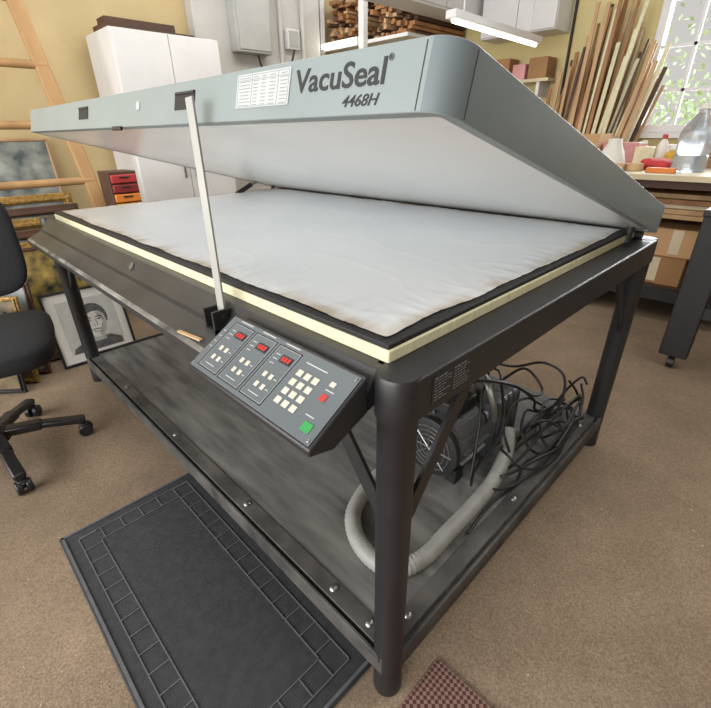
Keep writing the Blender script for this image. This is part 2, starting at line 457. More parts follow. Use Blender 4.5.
for x in (-.419,-.376,-.302,-.275): sk.box((x,ly0-.0016,.0458),(.0005,.0003,.048))
sk.build('printing', M['inkgrey'], lid, local=True)
for x, w in ((-.625,.088),(-1.30,.088)):
    MB().box((x,ly0-.0008,.044),(w,.002,.034)).build('handle_recess', M['gasket'], lid, local=True, bevel=.0005)
    MB().box((x,ly0-.0025,.0575),(w*.94,.003,.005)).build('handle', M['black'], lid, local=True, bevel=.001)
MB().box((-.87,ly0-.001,.045),(.018,.003,.018)).build('catch', M['sticker'], lid, local=True, bevel=.001)
MB().box((-1.0,ly0-.004,-.004),(.06,.008,.010)).build('latch', M['black'], lid, local=True, bevel=.002)
MB().box((lx1-CR-.0005,ly0-.0001,lh/2-.001),(.0014,.0008,lh-.006)).build('seam', M['ink'], lid, local=True)
MB().box((lx1+.0001,ly0+CR+.0005,lh/2-.001),(.0008,.0014,lh-.006)).build('seam', M['ink'], lid, local=True)
for x in (-.035, XL+.095):
    hg = MB().cyl((x,1.165,.84),(x,1.185,.905),.011).build('hinge_post', M['gasket'], press)
    MB().cyl((x-.02,1.26,.855),(x+.02,1.26,.855),.013).build('hinge_pin', M['gasket'], hg)
gs = MB().cyl((XL+.14,.90,.872),(XL+.14,1.0,.915),.012).build('gas_spring', M['gasket'], press)
MB().cyl((XL+.14,1.0,.915),(XL+.14,1.06,.932),.007).build('piston_rod', M['steel'], gs)
# prop bar
s0 = Vector((-.468,-.024,.80)); s1 = Vector((-.530,.010,1.230))
MB().bar(s0, s1, .021, .005, up=(.2,-.98,0)).build('prop_bar', M['alu'], press, bevel=.001)['label'] = 'flat grey metal prop bar holding the lid up'
br = MB(); br.span((-.493,-.055,.785),(-.486,-.012,.840)); br.span((-.456,-.055,.785),(-.449,-.012,.840)); br.cyl((-.498,-.03,.825),(-.444,-.03,.825),.006); br.span((-.493,-.057,.785),(-.449,-.045,.80))
br.build('prop_bracket', M['gasket'], press)

# control box ------------------------------------------------------
o0 = Vector((-.400,-.145,.774)); ey = Vector((0,.115,.0695)).normalized(); ex = Vector((1,0,0)); en = ex.cross(ey)
Bm = Matrix((ex,ey,en)).transposed().to_4x4(); Bm.translation = o0
PW, PH = .366, .1345
cb = MB()
prof = [Bm.inverted() @ Vector((-.400,y,z)) for y, z in ((-.028,.8445),(-.1455,.7735),(-.1455,.762),(-.10,.750),(-.028,.780))]
a = [cb.bm.verts.new(Vector((0,p.y,p.z))) for p in prof]; b = [cb.bm.verts.new(Vector((PW,p.y,p.z))) for p in prof]
cb._f(a); cb._f(b[::-1])
for i in range(5): cb._f([a[i],a[(i+1)%5],b[(i+1)%5],b[i]])
cbox = cb.build('control_box', M['black'], press, basis=W[press].inverted() @ Bm, bevel=.003)
def P(u0,u1,w0,w1,t,name,m,z0=.0,bv=0):
    return MB().span((u0*PW,w0*PH,z0),(u1*PW,w1*PH,z0+t)).build(name, m, cbox, local=True, bevel=bv)
def line(u0,u1,w,h=.014): P(u0,u1,w,w+h,.0003,'printed_line',M['inkwhite'],.0016)
P(.015,.985,.03,.97,.0016,'face_plate',M['panel'],0,.0005)
SECT = ((.065,.245),(.262,.442),(.459,.632))
def outline(u0,u1,w0,w1,th=.0018,m='panelblack',z1=.0021):
    ol = MB(); x0,x1,y0,y1 = u0*PW,u1*PW,w0*PH,w1*PH; z0 = .0016
    for q in (((x0,y0),(x1,y0+th)),((x0,y1-th),(x1,y1)),((x0,y0),(x0+th,y1)),((x1-th,y0),(x1,y1))): ol.span((*q[0],z0),(*q[1],z1))
    ol.build('outline', M[m], cbox, local=True)
for s0_, s1_ in SECT:
    w = s1_-s0_; outline(s0_,s1_,.09,.90); outline(s0_+.008,s1_-.008,.108,.882,.0005,'inkwhite',.0018)
    P(s0_+w*.42,s0_+w*.86,.68,.785,.0016,'display',M['panelblack'],.0016)
    dd = MB()
    for c_ in range(3): dd.span(((s0_+w*(.48+.12*c_))*PW,.70*PH,.0032),((s0_+w*(.57+.12*c_))*PW,.765*PH,.0035))
    dd.build('display_digits', M['red'], cbox, local=True)
    for r_ in (0,1):
        for c_ in (0,1):
            P(s0_+w*(.28+.27*c_),s0_+w*(.42+.27*c_),.26+.16*r_,.335+.16*r_,.0012,'key',M['key'],.0016,.0003)
        line(s0_+w*.74, s0_+w*.86, .285+.16*r_, .010)
    for k in range(3): line(s0_+w*.14, s0_+w*.32, .62+.07*k, .010)
    line(s0_+w*.2, s0_+w*.8, .935)
    line(s0_+w*.25, s0_+w*.7, .17, .010)
for k in range(4): line(.03,.05,.4+.1*k,.01)
for r_ in range(4):
    for c_ in range(3):
        P(.676+.052*c_,.711+.052*c_,.23+.135*r_,.318+.135*r_,.0012,'key',M['key'],.0016,.0004)
line(.68,.82,.83); line(.87,.92,.30,.012); line(.87,.92,.65,.012)
P(.893,.945,.13,.245,.0012,'start_key',M['green'],.0016,.0004)
P(.872,.908,.51,.60,.0012,'stop_key',M['redkey'],.0016,.0004)
P(.872,.903,.71,.775,.0012,'key',M['key'],.0016,.0004)
for u in (.03,.968):
    for w_ in (.08,.92): MB().lathe([(.003,0),(.003,.001),(.0015,.0018)],(u*PW,w_*PH,.0016),seg=12).build('screw', M['steel'], cbox, local=True)

# ------------------------------------------------------------------ on the lower shelf
pump = thing('vacuum_pump', (-.27,.66,.138), 'grey vacuum pump with round fan grille on the lower shelf', 'vacuum pump')
PZ = .275
MB().lathe([(.08,.0),(.098,.01),(.098,.17),(.09,.18),(.06,.185)], (-.27,.52,PZ), (0,1,0), 40).build('motor', M['motor'], pump)
for k in range(14):
    a = R(360/14*k); MB().bar((-.27+.101*math.cos(a),.545,PZ+.101*math.sin(a)),(-.27+.101*math.cos(a),.69,PZ+.101*math.sin(a)),.006,.014,up=(math.cos(a),0,math.sin(a))).build('cooling_rib', M['motor'], pump)
fc = MB().lathe([(.088,0),(.102,.004),(.102,.024),(.088,.028)], (-.27,.50,PZ), (0,1,0), 40).build('fan_cover', M['gasket'], pump)
gr = MB()
for q in (.03,.046,.062,.078):
    gr.tube([(-.27+q*math.cos(R(t)),.4985,PZ+q*math.sin(R(t))) for t in range(0,361,30)], .0026, 6)
for t in range(0,180,45): gr.cyl((-.27-.085*math.cos(R(t)),.4975,PZ-.085*math.sin(R(t))),(-.27+.085*math.cos(R(t)),.4975,PZ+.085*math.sin(R(t))),.0026,seg=6)
gr.build('fan_grille', M['steel'], fc)
MB().span((-.37,.705,.155),(-.18,.93,.35)).build('pump_body', M['motor'], pump, bevel=.014)
for k in range(5): MB().span((-.374,.735+.035*k,.17),(-.176,.745+.035*k,.352)).build('cooling_rib', M['motor'], pump, bevel=.002)
MB().cyl((-.24,.76,.35),(-.24,.76,.42),.032).build('port', M['steel'], pump)
MB().lathe([(.024,0),(.024,.05),(.034,.052),(.034,.075),(.02,.08)],(-.31,.87,.35)).build('exhaust_filter', M['gasket'], pump)
MB().span((-.33,.56,.37),(-.22,.68,.415)).build('terminal_box', M['gasket'], pump, bevel=.006)
MB().tube([(-.24,.76,.42),(-.24,.74,.45),(-.20,.70,.45),(-.17,.69,.40),(-.165,.70,.33)],.013).build('pipe_elbow', M['steel'], pump)
for x in (-.33,-.21):
    for y in (.57,.82): MB().span((x-.02,y-.025,.138),(x+.02,y+.025,.19)).build('foot', M['gasket'], pump, bevel=.004)
zh = .1635
def hose(pts, r, name, label, cat, m, group=None, ribs=.0, seg=10, n=8): return tag(MB().tube(pts, r, seg, ribs, n).build(name, m, ang=30), label, cat, group)
hose([(-.385,.46,zh),(-.37,.33,zh),(-.32,.21,zh),(-.23,.150,zh),(-.13,.150,zh),(-.085,.23,zh),(-.085,.36,zh),(-.088,.50,zh),(-.095,.62,zh+.01),(-.12,.74,.21),(-.150,.80,.245)], .0225,
     'vacuum_hose', 'thick grey ribbed hose curled round the near end of the lower shelf', 'hose', M['hose'], ribs=.08, seg=18, n=16)
def loopc(cx, cy, rx, ry, z, n=1.3, ph=0, dz=.1):
    return [(cx+rx*math.cos(ph+2*math.pi*t/12)*(1+.08*math.sin(t*1.7)), cy+ry*math.sin(ph+2*math.pi*t/12)*(1+.1*math.cos(t*1.1)), z+dz*(.5+.5*math.sin(t*.9+ph))) for t in range(int(12*n))]
LC = 'loop of black power cable in the tangle beside the pump'
for k, a in enumerate(((-.08,.88,.07,.24,.155,1.4,0,.10),(-.075,1.0,.06,.20,.16,1.3,1,.16),(-.07,1.07,.065,.14,.15,1.6,3,.09),(-.10,.96,.07,.25,.152,1.2,4.2,.18),(-.075,.82,.05,.27,.15,1.3,.5,.03),(-.08,.92,.065,.27,.15,1.5,2,.06),(-.085,1.0,.07,.20,.155,1.5,5,.13))):
    hose(loopc(*a), .0046, 'power_cable', LC, 'cable', M['cable'], 'tangled cables beside the pump', seg=8)
hose([(-.27,.62,.422),(-.22,.66,.47),(-.15,.78,.43),(-.13,.92,.32),(-.16,1.05,.20),(-.10,1.16,.155)],.005,'power_cable','thin black cable arching over the top of the pump from its terminal box','cable',M['cable'],seg=8)
hose([(-.30,.64,.421),(-.33,.74,.45),(-.26,.86,.42),(-.20,.80,.40),(-.13,.70,.30),(-.15,.60,.2),(-.12,.52,.20)],.0048,'power_cable','black cable draped across the ribbed pump body and down towards the hose','cable',M['cable'],seg=8)
hose([(-.14,.98,.16),(-.07,1.0,.27),(-.09,1.06,.37),(-.17,1.06,.40),(-.24,.98,.39),(-.28,.88,.43)],.005,'power_cable','black cable looping from the tangle onto the back of the pump','cable',M['cable'],seg=8)
hose([(-.25,.90,.36),(-.20,.97,.40),(-.13,.98,.34),(-.12,.88,.36),(-.17,.80,.42),(-.21,.70,.44),(-.17,.62,.33),(-.145,.56,.2)],.0048,'power_cable','black cable snaking over the metal port of the pump','cable',M['cable'],seg=8)
hose([(-.05,.40,.149),(-.06,.55,.149),(-.045,.68,.149),(-.07,.80,.149),(-.04,.95,.149),(-.06,1.12,.149)],.0048,'power_cable','black cable lying straight along the right edge of the lower shelf','cable',M['cable'],seg=8)

# ------------------------------------------------------------------ mats
mx0,mx1,my0,my1 = -1.03,-.06,-.43,.03
mt = thing('rubber_mat', ((mx0+mx1)/2,(my0+my1)/2,0), 'black rubber floor mat with tile-pattern border in front of the press', 'mat')
mb = MB().span((mx0,my0,0),(mx1,my1,.007)).build('mat_base', M['matr'], mt, bevel=.003)
rg = MB()
def ring(i0, w, z=.0105):
    for a_, b_ in (((mx0+i0,my0+i0),(mx1-i0,my0+i0+w)),((mx0+i0,my1-i0-w),(mx1-i0,my1-i0)),((mx0+i0,my0+i0),(mx0+i0+w,my1-i0)),((mx1-i0-w,my0+i0),(mx1-i0,my1-i0))):
        rg.span((*a_,.006),(*b_,z))
ring(.006,.008); ring(.045,.003,.0095); ring(.098,.003,.0095)
tx = mx0+.048
while tx < mx1-.06:
    for y0 in (my0+.048, my1-.098):
        rg.span((tx,y0,.006),(tx+.003,y0+.05,.0095))
    tx += .062
ty = my0+.11
while ty < my1-.06:
    for x0 in (mx0+.048, mx1-.098):
        rg.span((x0,ty,.006),(x0+.05,ty+.003,.0095))
    ty += .062
rg.build('border_ridges', M['matridge'], mt)
tag(MB().span((.045,-.55,0),(.65,.14,.008)).build('patterned_rug', M['rug'], bevel=.003), 'small rug with dotted red-brown pattern beside the near leg', 'rug')
lt = MB()
for i in range(45):
    x, y = random.choice(((random.uniform(.1,1.6),random.uniform(.3,2.8)),(random.uniform(-2.2,-.3),random.uniform(-1.2,-.45)),(random.uniform(.05,.8),random.uniform(.15,1.5))))
    s = random.uniform(.001,.0028); a = random.uniform(0,3)
    lt.box((x,y,.0012),(s*2,s,.001),Matrix.Rotation(a,3,'Z'))
tag(lt.build('floor_lint', M['bench']), 'scattered pale lint and paper specks on the carpet', 'lint', kind='stuff')

# ------------------------------------------------------------------ office chair
ch = thing('office_chair', (-1.665,-.475,0), 'black fabric swivel office chair on casters left of the press', 'chair', rot=(0,0,R(-12)))
def B(): return MB()
B().cushion((0.045,.06,.495),(.52,.50,.095),.45,.42).build('seat', M['cfab'], ch, local=True)
B().cushion((-.195,.06,.81),(.08,.45,.40),.5,.4, bend=lambda p: Vector((p.x-.025*(p.z/.2)+.5*p.y*p.y, p.y, p.z))).build('backrest', M['cfab'], ch, local=True)
B().tube([(-.05,.05,.43),(-.20,.05,.44),(-.27,.06,.49),(-.28,.06,.62),(-.24,.06,.76)],.022).build('back_support', M['cplas'], ch, local=True)
B().span((-.12,-.09,.40),(.12,.09,.45)).build('seat_plate', M['cplas'], ch, local=True, bevel=.01)
gc_ = B().cyl((0,0,.10),(0,0,.25),.028).build('gas_column', M['cplas'], ch, local=True)
B().cyl((0,0,.25),(0,0,.405),.016).build('piston', M['cplas'], gc_, local=True)
B().lathe([(.03,.075),(.05,.085),(.05,.125),(.035,.145)],(0,0,0)).build('base_hub', M['cplas'], ch, local=True)
for k in range(5):
    a = R(12+4+72*k); d = Vector((math.cos(a),math.sin(a),0))
    lg = MB(); p = [d*.03+Vector((0,0,.115)), d*.16+Vector((0,0,.105)), d*.31+Vector((0,0,.075))]
    lg.bar(p[0],p[1],.05,.036); lg.bar(p[1]-d*.005,p[2],.042,.028)
    l_ = lg.build('base_leg', M['cplas'], ch, local=True, bevel=.008)
    sd = Vector((-d.y,d.x,0)); q = d*.30 + Vector((0,0,.027))
    cs = MB()
    for sgn in (-1,1): cs.cyl(q+sd*.006*sgn, q+sd*.026*sgn, .027, seg=24)
    cs.cyl(q-sd*.02,q+sd*.02,.008); cs.cyl(q+Vector((0,0,.015)),q+Vector((0,0,.055)),.008); cs.box(q+Vector((0,0,.026)),(.03,.03,.012))
    cs.build('caster', M['cplas'], l_, local=True, bevel=.004)

# ------------------------------------------------------------------ pictures and frames
def picture(name, label, x, y, z, yaw, w, h, lean, fm, am, fw, fd, cat='picture', group=None, mount=0):
    r = thing(name, (x,y,z), label, cat, group, rot=(-R(lean),0,R(yaw)))
    f = MB()
    for ins, dep, t in ((0,fd*.7,fw*.55),(fw*.45,fd,fw*.35),(fw*.75,fd*.6,fw*.25)):
        x0,x1,z0,z1 = -w/2+ins, w/2-ins, ins, h-ins
        for q in (((x0,z0),(x1,z0+t)),((x0,z1-t),(x1,z1)),((x0,z0+t),(x0+t,z1-t)),((x1-t,z0+t),(x1,z1-t))):
            f.span((q[0][0],-dep,q[0][1]),(q[1][0],0,q[1][1]))
    f.build('frame', fm, r, local=True, bevel=.003)
    if mount:
        MB().span((-w/2+fw*.8,-.008,fw*.8),(w/2-fw*.8,-.004,h-fw*.8)).build('mount', M['paper'], r, local=True)
        MB().span((-w/2+fw+mount,-.010,fw+mount),(w/2-fw-mount,-.006,h-fw-mount)).build('artwork', am, r, local=True)
    else:
        MB().span((-w/2+fw*.8,-.008,fw*.8),(w/2-fw*.8,-.003,h-fw*.8)).build('artwork', am, r, local=True)
    return r
pt = picture('framed_portrait', 'black-framed grey pencil portrait of a man leaning behind the far leg of the press', -2.33,.11,.0, 90,.40,.42,12, M['cplas'], M['sk_bg'], .014,.02, mount=.045)
cz, K, ox = .218, .80, .02
def ov(cx,cy,rx,ry,a0,a1): return [(cx+rx*math.cos(R(t)),cy+ry*math.sin(R(t))) for t in range(a0,a1+1,15)]
def T_(pts): return [(ox+p[0]*K, cz+p[1]*K) for p in pts]
MB().flat([(-.13,.062),(.135,.062),(.135,cz-.12),(ox+.06,cz-.09),(ox-.06,cz-.09),(-.12,cz-.125)],-.0103).build('drawn_shirt', M['sk_dark'], pt, local=True)
MB().flat(T_([(-.042,-.14),(.042,-.14),(.048,-.05),(-.048,-.05)]),-.0104).build('drawn_neck', M['sk_shade'], pt, local=True)
MB().flat(T_(ov(0,.03,.092,.105,-25,205)),-.0105).build('drawn_hair', M['sk_dark'], pt, local=True)
MB().flat(T_([(.0,.075),(.045,.07),(.07,.045),(.077,.0),(.068,-.05),(.045,-.09),(.015,-.112),(-.015,-.112),(-.045,-.09),(-.068,-.05),(-.077,.0),(-.07,.04),(-.045,.06)]),-.0106).build('drawn_face', M['sk_face'], pt, local=True)
MB().flat(T_([(.02,.06),(.045,.07),(.07,.045),(.077,.0),(.068,-.05),(.045,-.09),(.015,-.112),(.012,-.08),(.04,-.04),(.05,.0)]),-.0107).build('drawn_shading', M['sk_shade'], pt, local=True)
dr = MB()
def stroke(pts, w=.003):
    P_ = [Vector((p[0],0,p[1])) for p in T_(pts)]; P_ = smooth(P_, 5) if len(P_) > 2 else P_
    for a_, b_ in zip(P_, P_[1:]):
        d = (b_-a_)
        if d.length < 1e-6: continue
        n = Vector((-d.z,0,d.x)).normalized()*w/2; y = Vector((0,-.0110,0))
        dr._f([dr.bm.verts.new(v+y) for v in (a_-n,b_-n,b_+n,a_+n)])
for s in (-1,1):
    stroke([(s*.055,.028),(s*.035,.035),(s*.014,.03)],.006)
    stroke(ov(s*.034,.012,.015,.007,0,180),.004); stroke(ov(s*.034,.012,.003,.003,0,360),.006)
    stroke([(s*.045,-.025),(s*.034,-.052)],.0025)
stroke([(.006,.02),(.016,-.022),(0,-.028),(-.014,-.022)],.003)
stroke([(-.03,-.057),(0,-.053),(.03,-.057)],.005); stroke([(-.02,-.069),(0,-.073),(.02,-.069)],.003)
dr.build('drawing_lines', M['sk_line'], pt, local=True)
picture('framed_landscape','dark blue-green landscape painting in a thin dark frame left of the portrait', -2.50,-.02,.0, 90,.5,.64,8, M['darkw'], M['paint'], .02,.02)
picture('picture_frame','black picture frame standing nearest the office chair', -2.31,-.42,.0, 50,.34,.42,9, M['cplas'], M['paintg'], .022,.025)
picture('picture_frame','gold picture frame leaning between the black frame and the dark landscape', -2.385,-.36,.0, 52,.36,.46,9, M['gold'], M['paintg'], .022,.025)
picture('picture_frame','black and gold picture frame just behind the slim gold frame', -2.46,-.30,.0, 54,.38,.50,9, M['darkw'], M['paintb'], .025,.03)
picture('picture_frame','brown wooden picture frame leaning leftmost of the small frames', -2.55,-.66,.0, 60,.40,.52,9, M['midw'], M['paintb'], .025,.025)
for k,(x,h,lab,m,am) in enumerate(((-2.68,.64,'lowest of the large frames below the ladder, ornate gold','gold','paint'),(-2.77,.69,'second lowest of the large frames below the ladder, dark wood','darkw','paintb'),(-2.86,.74,'middle one of the five large frames below the ladder, ornate gold','gold','paintg'),(-2.95,.79,'second tallest of the large frames below the ladder, dark wood','darkw','paintb'),(-3.04,.85,'tallest of the large frames below the ladder, ornate gold','gold','paintb'))):
    picture('large_frame', lab, x, -.20, 0, 90, 1.12, h, 4, M[m], M[am], .05,.045)
picture('framed_print','blue-grey print leaning on the wall behind the ladder rungs', -3.95,.12,.0, 90,.80,1.16,2, M['pale'], M['paintb'], .02,.02)

# ladder
ld = thing('wooden_ladder', (-3.55,.25,0), 'pale wooden ladder with round rungs leaning upright against the left wall', 'ladder')
def rail(s, t): return Vector((-3.30-.50*t, .25+s*(.435-.235*t), 2.5*t))
for s in (-1,1): MB().bar(rail(s,0),rail(s,1),.045,.092,up=(0,1,0)).build('rail', M['ladder'], ld, bevel=.012)
for z in (.52,.88,1.24,1.60,1.97,2.35):
    t = z/2.5; MB().cyl(rail(-1,t)-Vector((0,.03,0)),rail(1,t)+Vector((0,.03,0)),.026,seg=16).build('rung', M['ladder'], ld)

# cabinet
cx0,cx1,cy0,cy1,chh = -3.97,-3.46,.97,1.80,1.85
cab = thing('white_cabinet', ((cx0+cx1)/2,(cy0+cy1)/2,0), 'tall white two-door cabinet against the left wall', 'cabinet')
MB().span((cx0,cy0,0),(cx1-.02,cy1,chh)).build('body', M['white'], cab, bevel=.004)
for y0,y1,hy in ((cy0+.002,(cy0+cy1)/2-.003,(cy0+cy1)/2-.05),((cy0+cy1)/2+.003,cy1-.002,(cy0+cy1)/2+.05)):
    d = MB().span((cx1-.019,y0,.06),(cx1,y1,chh-.004)).build('door', M['white'], cab, bevel=.003)
    MB().span((cx1,hy-.006,.85),(cx1+.02,hy+.006,1.0)).build('handle', M['steel'], d, bevel=.003)
for k,(z,x,y0,y1,w_,lab) in enumerate(((1.85,-3.82,1.02,1.74,.10,'lower dark plank lying on top of the white cabinet'),(1.906,-3.84,1.06,1.60,.08,'shorter dark plank on top of the pile on the white cabinet'))):
    tag(MB().span((x-w_,y0,z),(x+w_,y1,z+.055)).build('wood_plank', M['darkw'], bevel=.004), lab, 'plank', 'planks on the cabinet')
# drawers
du = thing('drawer_unit', (-3.05,.655,0), 'small storage tower with red, orange and yellow drawers beside the cabinet', 'drawer unit')
MB().span((-3.14,.57,0),(-2.945,.75,.96)).build('carcass', M['darkw'], du, bevel=.004)
seq = ['redkey','maroon','orange','yellow','orange','yellow']
for k in range(15):
    z = .96-.010-.060*(k+1)
    d = MB().span((-2.946,.58,z),(-2.92,.74,z+.051)).build('drawer', M[seq[k] if k < 6 else seq[2+k%2]], du, bevel=.006)
    MB().span((-2.921,.63,z+.03),(-2.912,.69,z+.04)).build('handle', M['gasket'], d, bevel=.002)

# electrics on the pillar
eb = thing('electrical_box', (-3.92,2.38,1.85), 'grey electrical box mounted on the white pillar', 'electrical box')
MB().span((-3.92,2.20,1.85),(-3.80,2.58,2.4)).build('case', M['pvc'], eb, bevel=.008)
MB().span((-3.80,2.22,1.87),(-3.79,2.56,2.38)).build('cover', M['pvc'], eb, bevel=.004)
jb = thing('junction_box', (-3.92,2.90,1.92), 'small white junction box between the two conduits on the white pillar', 'junction box')
MB().span((-3.92,2.82,1.93),(-3.86,2.97,2.10)).build('case', M['white'], jb, bevel=.006)
MB().span((-3.86,2.835,1.945),(-3.855,2.955,2.085)).build('lid', M['pvc'], jb, bevel=.002)
for y,lab in ((2.76,'left of two white conduits on the white pillar'),(3.04,'right of two white conduits on the white pillar')):
    tag(MB().cyl((-3.89,y,.0),(-3.89,y,2.6),.02).build('conduit', M['whitewall']), lab, 'pipe', 'conduits on the pillar')
tag(MB().tube([(-3.86,2.45,1.845),(-3.85,2.5,1.7),(-3.85,2.65,1.65),(-3.84,2.80,1.75),(-3.84,2.88,1.925)],.010).build('wall_cable', M['cable']), 'black cable looping between the grey electrical box and the junction box', 'cable')

# lumber shelf
ls = thing('lumber_shelf', (-3.4,3.95,0), 'white lumber shelf in the far left corner', 'shelf')
MB().span((-4.04,3.40,1.97),(-2.80,4.39,2.0)).build('shelf_board', M['white'], ls)
for x in (-3.99,-3.35):
    MB().span((x-.035,3.34,0),(x+.035,3.40,2.7)).build('upright', M['white'], ls)
for c_, (xa, xb) in enumerate(((-3.95,-3.40),(-3.30,-2.81))):
    z = 2.001
    for row in range(11):
        x = xa; hh = random.uniform(.03,.045)
        while x < xb-.03:
            w = min(random.uniform(.03,.075), xb-x)
            m = random.choice(('darkw','darkw','midw','midw','pale')); nm = {'darkw':'dark brown offcut','midw':'mid brown offcut','pale':'pale offcut'}[m]
            tag(MB().span((x+.002,3.60-random.random()*.19,z),(x+w-.003,4.35,z+hh-random.random()*.014)).build('lumber_offcut', M[m]), nm+' stacked on the lumber shelf', 'lumber', nm+'s on the shelf')
            x += w
        z += hh+.0015

def fixture(p0, p1, label, rods):
    f = thing('fluorescent_light', (Vector(p0)+Vector(p1))/2, label, 'light')
    MB().bar(Vector(p0)+Vector((0,0,.035)),Vector(p1)+Vector((0,0,.035)),.09,.05).build('housing', M['white'], f, bevel=.004)
    d = (Vector(p1)-Vector(p0)).normalized()
    MB().cyl(Vector(p0)+d*.03,Vector(p1)-d*.03,.015,seg=14).build('tube', M['emit'], f)
    for t in rods:
        q = Vector(p0).lerp(Vector(p1),t); MB().cyl(q+Vector((0,0,.05)),q+Vector((0,0,.8)),.006,seg=8).build('hanging_rod', M['white'], f)
fixture((-1.86,2.72,1.87),(-1.82,4.0,1.84),'long fluorescent light hanging in front of the wall cupboard',(.12,.88))
f2 = thing('fluorescent_light', (-3.65,3.35,1.95), 'short fluorescent light on the front of the lumber shelf', 'light')
MB().span((-3.90,3.33,1.955),(-3.40,3.3995,2.03)).build('housing', M['white'], f2, bevel=.004)
MB().cyl((-3.89,3.305,1.992),(-3.41,3.305,1.992),.022,seg=14).build('tube', M['emit'], f2)

# cupboards
wc = thing('wall_cupboard', (-2.1,4.25,1.95), 'white wall cupboard hung on the cream back wall', 'cupboard')
MB().span((-2.46,4.1,1.96),(-1.72,4.399,2.6)).build('body', M['white'], wc, bevel=.004)
for x in (-2.45,-2.085): MB().span((x,4.08,1.97),(x+.36,4.1,2.59)).build('door', M['white'], wc, bevel=.003)
hc = thing('high_cupboard', (-2.62,3.65,2.12), 'white high cupboard running out from the back wall beside the lumber shelf', 'cupboard')
MB().span((-2.79,2.75,2.14),(-2.52,4.39,2.7)).build('body', M['white'], hc, bevel=.004)
for y0,y1 in ((2.77,3.56),(3.58,4.37)): MB().span((-2.52,y0,2.16),(-2.505,y1,2.68)).build('door', M['white'], hc)
tag(MB().cyl((-1.69,4.385,.93),(-1.69,4.385,2.7),.012).build('wall_pipe', M['cable']), 'thin dark vertical pipe on the cream back wall right of the wall cupboard', 'pipe')
ws = thing('wall_shelf', (-2.3,4.27,1.56), 'pale wall shelf with boxes below the white wall cupboard', 'shelf')
MB().span((-2.9,4.15,1.58),(-1.74,4.399,1.605)).build('shelf_board', M['bench'], ws)
for x in (-2.8,-1.84): MB().span((x-.015,4.17,1.46),(x+.015,4.399,1.58)).build('bracket', M['white'], ws)
for x0,x1,h,m,lab in ((-2.86,-2.60,.16,'card2','tan box at the left end of the pale wall shelf'),(-2.56,-2.40,.12,'paper','white box second from the left on the pale wall shelf'),(-2.36,-2.16,.19,'midw','brown box in the middle of the pale wall shelf'),(-2.12,-1.99,.13,'pink','pink box on the pale wall shelf'),(-1.96,-1.78,.17,'card','brown cardboard box at the right end of the pale wall shelf')):
    tag(MB().span((x0,4.18,1.6055),(x1,4.37,1.6055+h)).build('storage_box', M[m], bevel=.004), lab, 'box', 'boxes on the wall shelf')

# ------------------------------------------------------------------ bench at the right
wb = thing('workbench', (-.3,3.55,0), 'long pale-topped workbench under the window', 'workbench')
MB().span((-1.75,2.9,.885),(1.4,4.38,.92)).build('bench_top', M['bench'], wb, bevel=.003)
MB().span((-1.75,2.93,.84),(1.4,2.97,.885)).build('bench_apron', M['darkw'], wb)
for x,y in ((-1.68,2.97),(-.66,2.97),(1.3,2.97),(-1.68,4.3),(1.3,4.3)):
    MB().span((x-.04,y-.04,0),(x+.04,y+.04,.885)).build('leg', M['darkw'], wb)
MB().span((-1.7,2.95,.14),(1.35,3.0,.22)).build('lower_rail', M['gasket'], wb)
MB().span((-1.7,3.0,.20),(1.35,4.3,.22)).build('lower_shelf', M['darkw'], wb)
MB().span((-1.7,3.02,.655),(1.35,4.3,.68)).build('middle_shelf', M['pale'], wb)
def carton(x0,x1,y0,y1,z0,z1,label,m='card'):
    t = thing('cardboard_box', ((x0+x1)/2,(y0+y1)/2,z0), label, 'box', 'boxes under the workbench')
    MB().span((x0,y0,z0),(x1,y1,z1)).build('body', M[m], t, bevel=.004)
    MB().span((x0+.002,y0-.002,z1),(x1-.002,(y0+y1)/2-.002,z1+.004)).build('flap', M[m], t)
    MB().span((x0+.002,(y0+y1)/2+.002,z1),(x1-.002,y1+.002,z1+.004)).build('flap', M[m], t)
    xm = (x0+x1)/2+.03; MB().span((xm-.03,y0-.003,z0+.02),(xm+.03,y0-.0005,z1)).build('tape', M['bench'], t)
carton(-.52,-.12,3.05,3.5,.221,.40,'low brown cardboard box on the bottom shelf of the workbench, under a lighter one')
carton(-.46,-.02,3.08,3.48,.405,.58,'light cardboard box stacked on the low brown box under the workbench','card2')
carton(.1,.6,3.05,3.5,.221,.60,'tall brown cardboard box at the right end under the workbench')
carton(-1.2,-.75,3.1,3.6,.221,.6,'brown cardboard box under the workbench beside the press')
for k,(x0,x1,y0,z0,h,m,lab) in enumerate(((-.60,.40,3.04,.681,.03,'pale','lowest pale board in the pile on the middle shelf of the workbench'),(-.56,.34,3.07,.712,.025,'bench','second board up in the pile on the middle shelf, whitish'),(-.60,.30,3.05,.738,.03,'midw','third board up in the pile on the middle shelf, mid brown'),(-.54,.38,3.09,.769,.028,'pale','topmost pale board in the pile on the middle shelf of the workbench'))):
    tag(MB().span((x0,y0,z0),(x1,y0+.45,z0+h)).build('wood_board', M[m], bevel=.003), lab, 'board', 'boards on the middle shelf')

